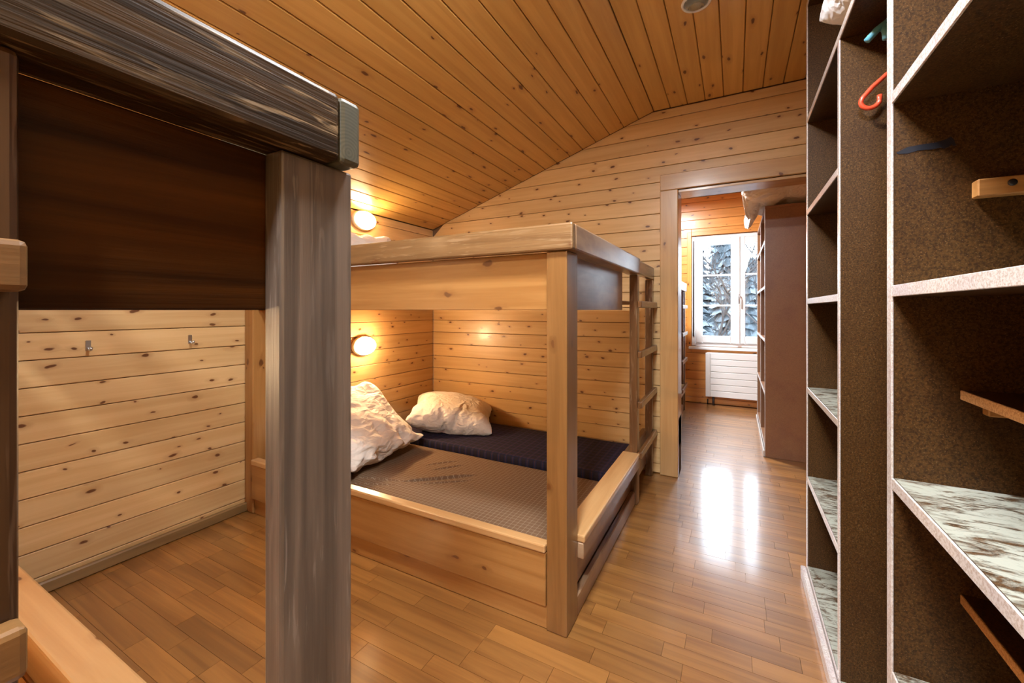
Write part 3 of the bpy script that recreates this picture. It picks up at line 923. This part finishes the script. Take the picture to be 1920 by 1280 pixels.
# ================================================================== bedding (cloth shaped once, then copied into place)
from mathutils import Euler
def sim_cushion(w, h, t, n, grow, pressure, seed, frames, init, bend=0.5, freq=2.6, rnd=0.0):
    """two sewn sheets blown up a little while the cloth grows, so that it buckles into folds"""
    V, idx, F = [], {}, []
    for sg in (1, -1):
        for a in range(n + 1):
            for b in range(n + 1):
                if sg < 0 and (a in (0, n) or b in (0, n)):
                    idx[sg, a, b] = idx[1, a, b]
                    continue
                u, v = -1 + 2 * a / n, -1 + 2 * b / n
                z = sg * t * 0.5 * ((1 - u ** 4) * (1 - v ** 4)) ** 0.5 + init * noise.noise(Vector((u * freq + seed, v * freq * 1.1, seed)))
                idx[sg, a, b] = len(V)
                V.append((u * math.sqrt(1 - rnd * v * v / 2) * w / 2, v * math.sqrt(1 - rnd * u * u / 2) * h / 2, z + 0.006 * noise.noise(Vector((u * 8, v * 8, sg + seed)))))
    for sg in (1, -1):
        for a in range(n):
            for b in range(n):
                f = (idx[sg, a, b], idx[sg, a + 1, b], idx[sg, a + 1, b + 1], idx[sg, a, b + 1])
                F.append(f if sg > 0 else f[::-1])
    me = bpy.data.meshes.new('cushion')
    me.from_pydata(V, [], F)
    o = bpy.data.objects.new('cushion', me)
    COL.objects.link(o)
    cl = o.modifiers.new('cloth', 'CLOTH')
    st = cl.settings
    st.quality = 6
    st.mass = 0.3
    st.tension_stiffness = st.compression_stiffness = 15
    st.shear_stiffness = 5
    st.bending_stiffness = bend
    st.air_damping = 2.0
    st.effector_weights.gravity = 0.0
    st.use_pressure = True
    st.uniform_pressure_force = pressure
    st.shrink_min = -grow
    cl.collision_settings.use_collision = False
    cl.point_cache.frame_start, cl.point_cache.frame_end = 1, frames
    scn.frame_start, scn.frame_end = 1, frames
    for f in range(1, frames + 1):
        scn.frame_set(f)
    sub = o.modifiers.new('smooth', 'SUBSURF')
    sub.levels = sub.render_levels = 1
    res = bpy.data.meshes.new_from_object(o.evaluated_get(bpy.context.evaluated_depsgraph_get()))
    bpy.data.objects.remove(o)
    scn.frame_set(1)
    cs = list(zip(*[tuple(v.co) for v in res.vertices]))
    mid = Vector([(min(c) + max(c)) / 2 for c in cs])
    ext = Vector([max(c) - min(c) for c in cs])
    print('CUSHION', ext)
    return [((v.co - mid).x / ext.x, (v.co - mid).y / ext.y, (v.co - mid).z / ext.z) for v in res.vertices], [tuple(p.vertices) for p in res.polygons]

PIL = sim_cushion(0.62, 0.54, 0.12, 48, 0.30, 5.0, 3.3, 26, 0.02, 0.2, 3.0, 0.25)
DUV = sim_cushion(0.70, 0.80, 0.05, 58, 0.60, 1.8, 8.1, 26, 0.06, 0.3, 3.6, 0.55)

def cushion(name, src, size, mat, loc, rot, label, cat, floor_z=None, shape=None, xmin=None):
    pts, F = src
    L = Vector(loc)
    out = []
    for p in pts:
        v = Vector((p[0] * size[0], p[1] * size[1], p[2] * size[2]))
        if shape:
            v = shape(v)
        v = rot @ v
        if floor_z is not None and v.z + L.z < floor_z:
            v.z = floor_z - L.z + 0.0015 * (1 + noise.noise(v * 25))
        if xmin is not None and v.x + L.x < xmin:
            v.x = xmin - L.x + 0.002
        out.append(v)
    o = mesh_obj(name, out, F, mat, None, loc, smooth=True)
    return tag(o, label, cat)
def eul(a, b, c):
    return Euler((math.radians(a), math.radians(b), math.radians(c))).to_matrix()

cushion('pillow', PIL, (0.64, 0.55, 0.29), 'linen', (-1.985, 2.69, 0.325), eul(6, 10, 32), 'plump cream pillow on the navy plaid mattress', 'pillow', floor_z=0.219)
def heap(v):
    X = v.x
    wall = max(0.0, min(1.0, (0.24 - X) / 0.56))
    k = max(0.0, 1 - (abs(v.y) / 0.47) ** 3) * max(0.0, 1 - (max(0.0, X) / 0.36) ** 3)
    z = v.z * (0.75 + 0.5 * k) + k * (0.05 + 0.20 * wall + 0.13 * math.exp(-((X + 0.07) / 0.12) ** 2 - ((v.y - 0.26) / 0.13) ** 2))
    return Vector((v.x, v.y, z))
cushion('duvet', DUV, (0.66, 0.80, 0.26), 'linen', (-2.21, 1.90, 0.255), eul(0, 0, 0), 'crumpled cream duvet heaped against the left wall boards', 'duvet', floor_z=0.183, shape=heap, xmin=XL + 0.01)
cushion('pillow', PIL, (0.58, 0.46, 0.20), 'linen', (-2.24, 2.00, 1.475), eul(66, 0, 78), 'white pillow on the upper bunk showing just above its rail', 'pillow', floor_z=1.207)
cushion('pillow', PIL, (0.56, 0.39, 0.22), 'linen_white', (0.405, 1.34, 2.07), eul(180, 0, 85), 'white pillow on the top shelf at the frame edge', 'pillow', floor_z=1.969)
def droop(v):
    d = max(0.0, -0.175 - v.x)
    k = max(0.0, 1 - ((v.y - 0.12) / 0.32) ** 2)
    return Vector((v.x + 0.35 * d * k, v.y, v.z - 1.9 * d * k))
cushion('duvet', DUV, (0.62, 0.84, 0.24), 'linen', (0.355, 4.06, 2.085), eul(0, 0, 0), 'cream duvet piled on the red-brown cabinet', 'duvet', shape=lambda v: droop(Vector((v.x, v.y, max(v.z, -0.119)))))

# ================================================================== lamps and small things
def wall_lamp(y, z, label):
    r = empty('wall_lamp', (XL, y, z), label, 'lamp', 'oval wall lamps')
    bm = bmesh.new()
    lathe(bm, [(0.100, 0.002), (0.104, 0.012), (0.104, 0.026), (0.097, 0.034)], 40, 'x', 1.0, 0.70)
    bm_obj('rim', bm, 'lamp_rim', r, (XL, y, z))
    bm = bmesh.new()
    lathe(bm, [(0.094, 0.0345), (0.092, 0.048), (0.082, 0.062), (0.062, 0.073), (0.034, 0.079), (0.008, 0.081)], 40, 'x', 1.0, 0.70)
    bm_obj('diffuser', bm, 'lamp_glow' if z > 1.2 else 'lamp_glow_low', r, (XL, y, z))
    return r
wall_lamp(2.22, 1.822, 'lit oval wall lamp just under the sloped ceiling')
wall_lamp(2.22, 0.882, 'lit oval wall lamp inside the lower bunk above the duvet')
wall_lamp(-0.35, 0.882, 'lit oval wall lamp inside the closest bunk, outside the picture')
wall_lamp(-0.35, 1.80, 'lit oval wall lamp above the closest bunk, outside the picture')

def ceiling_lamp(x, y, z, watts, label, rad=0.15):
    r = empty('ceiling_lamp', (x, y, z), label, 'lamp')
    bm = bmesh.new()
    lathe(bm, [(rad, -0.001), (rad, -0.03), (rad - 0.01, -0.034)], 40)
    bm_obj('rim', bm, 'white_paint', r, (x, y, z))
    bm = bmesh.new()
    lathe(bm, [(rad - 0.012, -0.0345), (rad - 0.02, -0.055), (rad * 0.6, -0.072), (rad * 0.2, -0.078)], 40)
    bm_obj('diffuser', bm, 'ceil_glow', r, (x, y, z))
    ld = bpy.data.lights.new('lamp_light', 'AREA')
    ld.shape = 'DISK'
    ld.size = 2 * rad
    ld.energy = watts
    ld.color = COOL
    lo = bpy.data.objects.new('lamp_light', ld)
    COL.objects.link(lo)
    lo.parent = r
    lo.location = (0, 0, -0.082)
    return r
ceiling_lamp(-0.12, -0.60, ZC, CEILING_LAMP_W, 'opal ceiling lamp above the gangway, outside the picture')
ceiling_lamp(-0.36, 0.82, ZC, GAP_FILL_W, 'added opal fill lamp between the two bunk beds, above the picture', 0.12)
ceiling_lamp(-0.70, 4.45, ZC, ROOM2_FILL_W, 'unseen opal fill lamp added in the room beyond the doorway')

dn = empty('ceiling_spotlight', (-0.155, 2.055, ZC), 'small round glass spotlight with chrome ring in the boarded ceiling', 'lamp')
bm = bmesh.new()
ring = [(-0.0 + 0.058 * math.cos(2 * math.pi * k / 32), 0.058 * math.sin(2 * math.pi * k / 32), -0.008) for k in range(32)]
tube_mesh(bm, ring, 0.0062, 8, True)
bm_obj('ring', bm, 'white_paint', dn, (-0.155, 2.055, ZC))
bm = bmesh.new()
lathe(bm, [(0.052, -0.002), (0.050, -0.012), (0.034, -0.020), (0.006, -0.024)], 28)
bm_obj('glass', bm, 'clear_glass', dn, (-0.155, 2.055, ZC))

def wall_hook(y, z, label):
    r = empty('wall_hook', (XL, y, z), label, 'hook', 'coat hooks on the left wall')
    board('plate', XL + 0.0005, XL + 0.004, y - 0.009, y + 0.009, z - 0.018, z + 0.026, 'z', 'steel', r, 0.001)
    tube('prong', [(XL + 0.004, y, z - 0.008), (XL + 0.022, y, z - 0.016), (XL + 0.034, y, z - 0.014), (XL + 0.038, y, z - 0.004)], [0.005, 0.005, 0.005, 0.0065], 'steel', r, 10)
    return r
wall_hook(0.717, 0.992, 'steel coat hook on the left wall, nearer the camera')
wall_hook(1.100, 0.995, 'steel coat hook on the left wall, nearer the far bunk')

# ================================================================== outdoors
def hillside():
    vs_, fs = [], []
    nx, ny = 50, 36
    for j in range(ny + 1):
        for i in range(nx + 1):
            x = -90 + 180 * i / nx
            y_ = 7.5 + 130 * (j / ny) ** 1.6
            d = max(0, y_ - 26)
            z = -2.2 + 0.075 * d + 1.6 * noise.noise(Vector((x * 0.06, y_ * 0.06, 2))) * min(1, d / 10) + 0.5 * noise.noise(Vector((x * 0.3, y_ * 0.3, 7)))
            vs_.append((x, y_, z))
    for j in range(ny):
        for i in range(nx):
            a = j * (nx + 1) + i
            fs.append((a, a + 1, a + nx + 2, a + nx + 1))
    return mesh_obj('ground', vs_, fs, 'hill', None, smooth=True)
struct(hillside())

def ground_z(x, y_):
    d = max(0, y_ - 26)
    return -2.2 + 0.075 * d + 1.6 * noise.noise(Vector((x * 0.06, y_ * 0.06, 2))) * min(1, d / 10) + 0.5 * noise.noise(Vector((x * 0.3, y_ * 0.3, 7)))

def conifer(x, y_, h, seed, label, mat='conifer', group='snowy conifers outside the window', name='conifer'):
    rnd = random.Random(seed)
    z = ground_z(x, y_) - 0.1
    r = empty(name, (x, y_, z), label, 'tree' if name == 'conifer' else 'shrub', group)
    tube('trunk', [(x, y_, z), (x, y_, z + h * 0.85)], [h * 0.022, h * 0.006], 'larch', r, 7)
    bm = bmesh.new()
    tiers = 16
    for k in range(tiers):
        f = k / tiers
        zt = h * (0.10 + 0.90 * f)
        rr = h * 0.21 * (1 - f) ** 0.85 + 0.02 * h
        th = h * 0.11
        m = 21
        top = bm.verts.new((0, 0, min(zt + th, h)))
        rim, mid_ = [], []
        for i in range(m):
            a = 2 * math.pi * (i + 0.5 * (k % 2)) / m + rnd.uniform(-0.12, 0.12)
            q = rr * rnd.uniform(0.55, 1.12)
            rim.append(bm.verts.new((q * math.cos(a), q * math.sin(a), zt - rnd.uniform(0, 0.035) * h)))
            q2 = rr * 0.42
            mid_.append(bm.verts.new((q2 * math.cos(a), q2 * math.sin(a), zt + th * 0.42)))
        low = bm.verts.new((0, 0, zt))
        for i in range(m):
            j = (i + 1) % m
            bm.faces.new((top, mid_[i], mid_[j]))
            bm.faces.new((mid_[i], rim[i], rim[j], mid_[j]))
            bm.faces.new((low, rim[j], rim[i]))
    bm_obj('foliage', bm, mat, r, (x, y_, z), smooth=False)
    return r
spots = [(-1.9, 23, 6.0, 'snow-dusted conifer at the left side of the left window casement'),
         (-0.35, 29, 7.6, 'snow-dusted conifer in the middle of the left window casement'),
         (0.75, 24, 6.2, 'snow-dusted conifer seen in the right window casement'),
         (-2.6, 36, 8.5, None), (1.9, 34, 8.0, None), (3.9, 28, 6.2, None), (-4.9, 29, 6.4, None), (-1.3, 44, 10, None), (3.4, 50, 10.5, None), (-4.4, 50, 11, None),
         (-6.9, 38, 8.5, None), (5.0, 40, 8.5, None)]
for i, (x, y_, h, lb) in enumerate(spots):
    conifer(x, y_, h, i, lb or 'small snow-dusted conifer further up the slope outside')
shx, shy = -0.75, 12.0
g = conifer(shx, shy, 1.9, 77, 'small green conifer top low in the left window pane', 'shrub', None, 'young_conifer')

def bare_tree(x, y_, h, seed, label):
    rnd = random.Random(seed)
    z = ground_z(x, y_) - 0.1
    r = empty('bare_tree', (x, y_, z), label, 'tree')
    bm = bmesh.new()
    def grow(p, d, L, rad, depth):
        pts, rs = [p], [rad]
        q, dd = p.copy(), d.copy()
        for k in range(5):
            dd = (dd + Vector((rnd.uniform(-.25, .25), rnd.uniform(-.2, .2), rnd.uniform(-.1, .12)))).normalized()
            q = q + dd * L / 5
            pts.append(q.copy()); rs.append(rad * (1 - 0.14 * (k + 1)))
            if depth < 3 and k >= 1:
                for _ in range(2 if depth < 2 else 1):
                    nd = (dd + Vector((rnd.uniform(-1, 1), rnd.uniform(-.6, .6), rnd.uniform(-.3, .6)))).normalized()
                    grow(q.copy(), nd, L * rnd.uniform(0.4, 0.6), rad * 0.5, depth + 1)
        tube_mesh(bm, pts, rs, 5)
    grow(Vector((0, 0, 0)), Vector((0.05, 0, 1)), h, h * 0.016, 0)
    bm_obj('branches', bm, 'larch', r, (x, y_, z))
    return r
bare_tree(-1.15, 15.5, 4.2, 5, 'bare branched tree in front of the snowy conifers')
bare_tree(0.75, 19.0, 4.4, 11, 'bare tree seen in the right window casement')
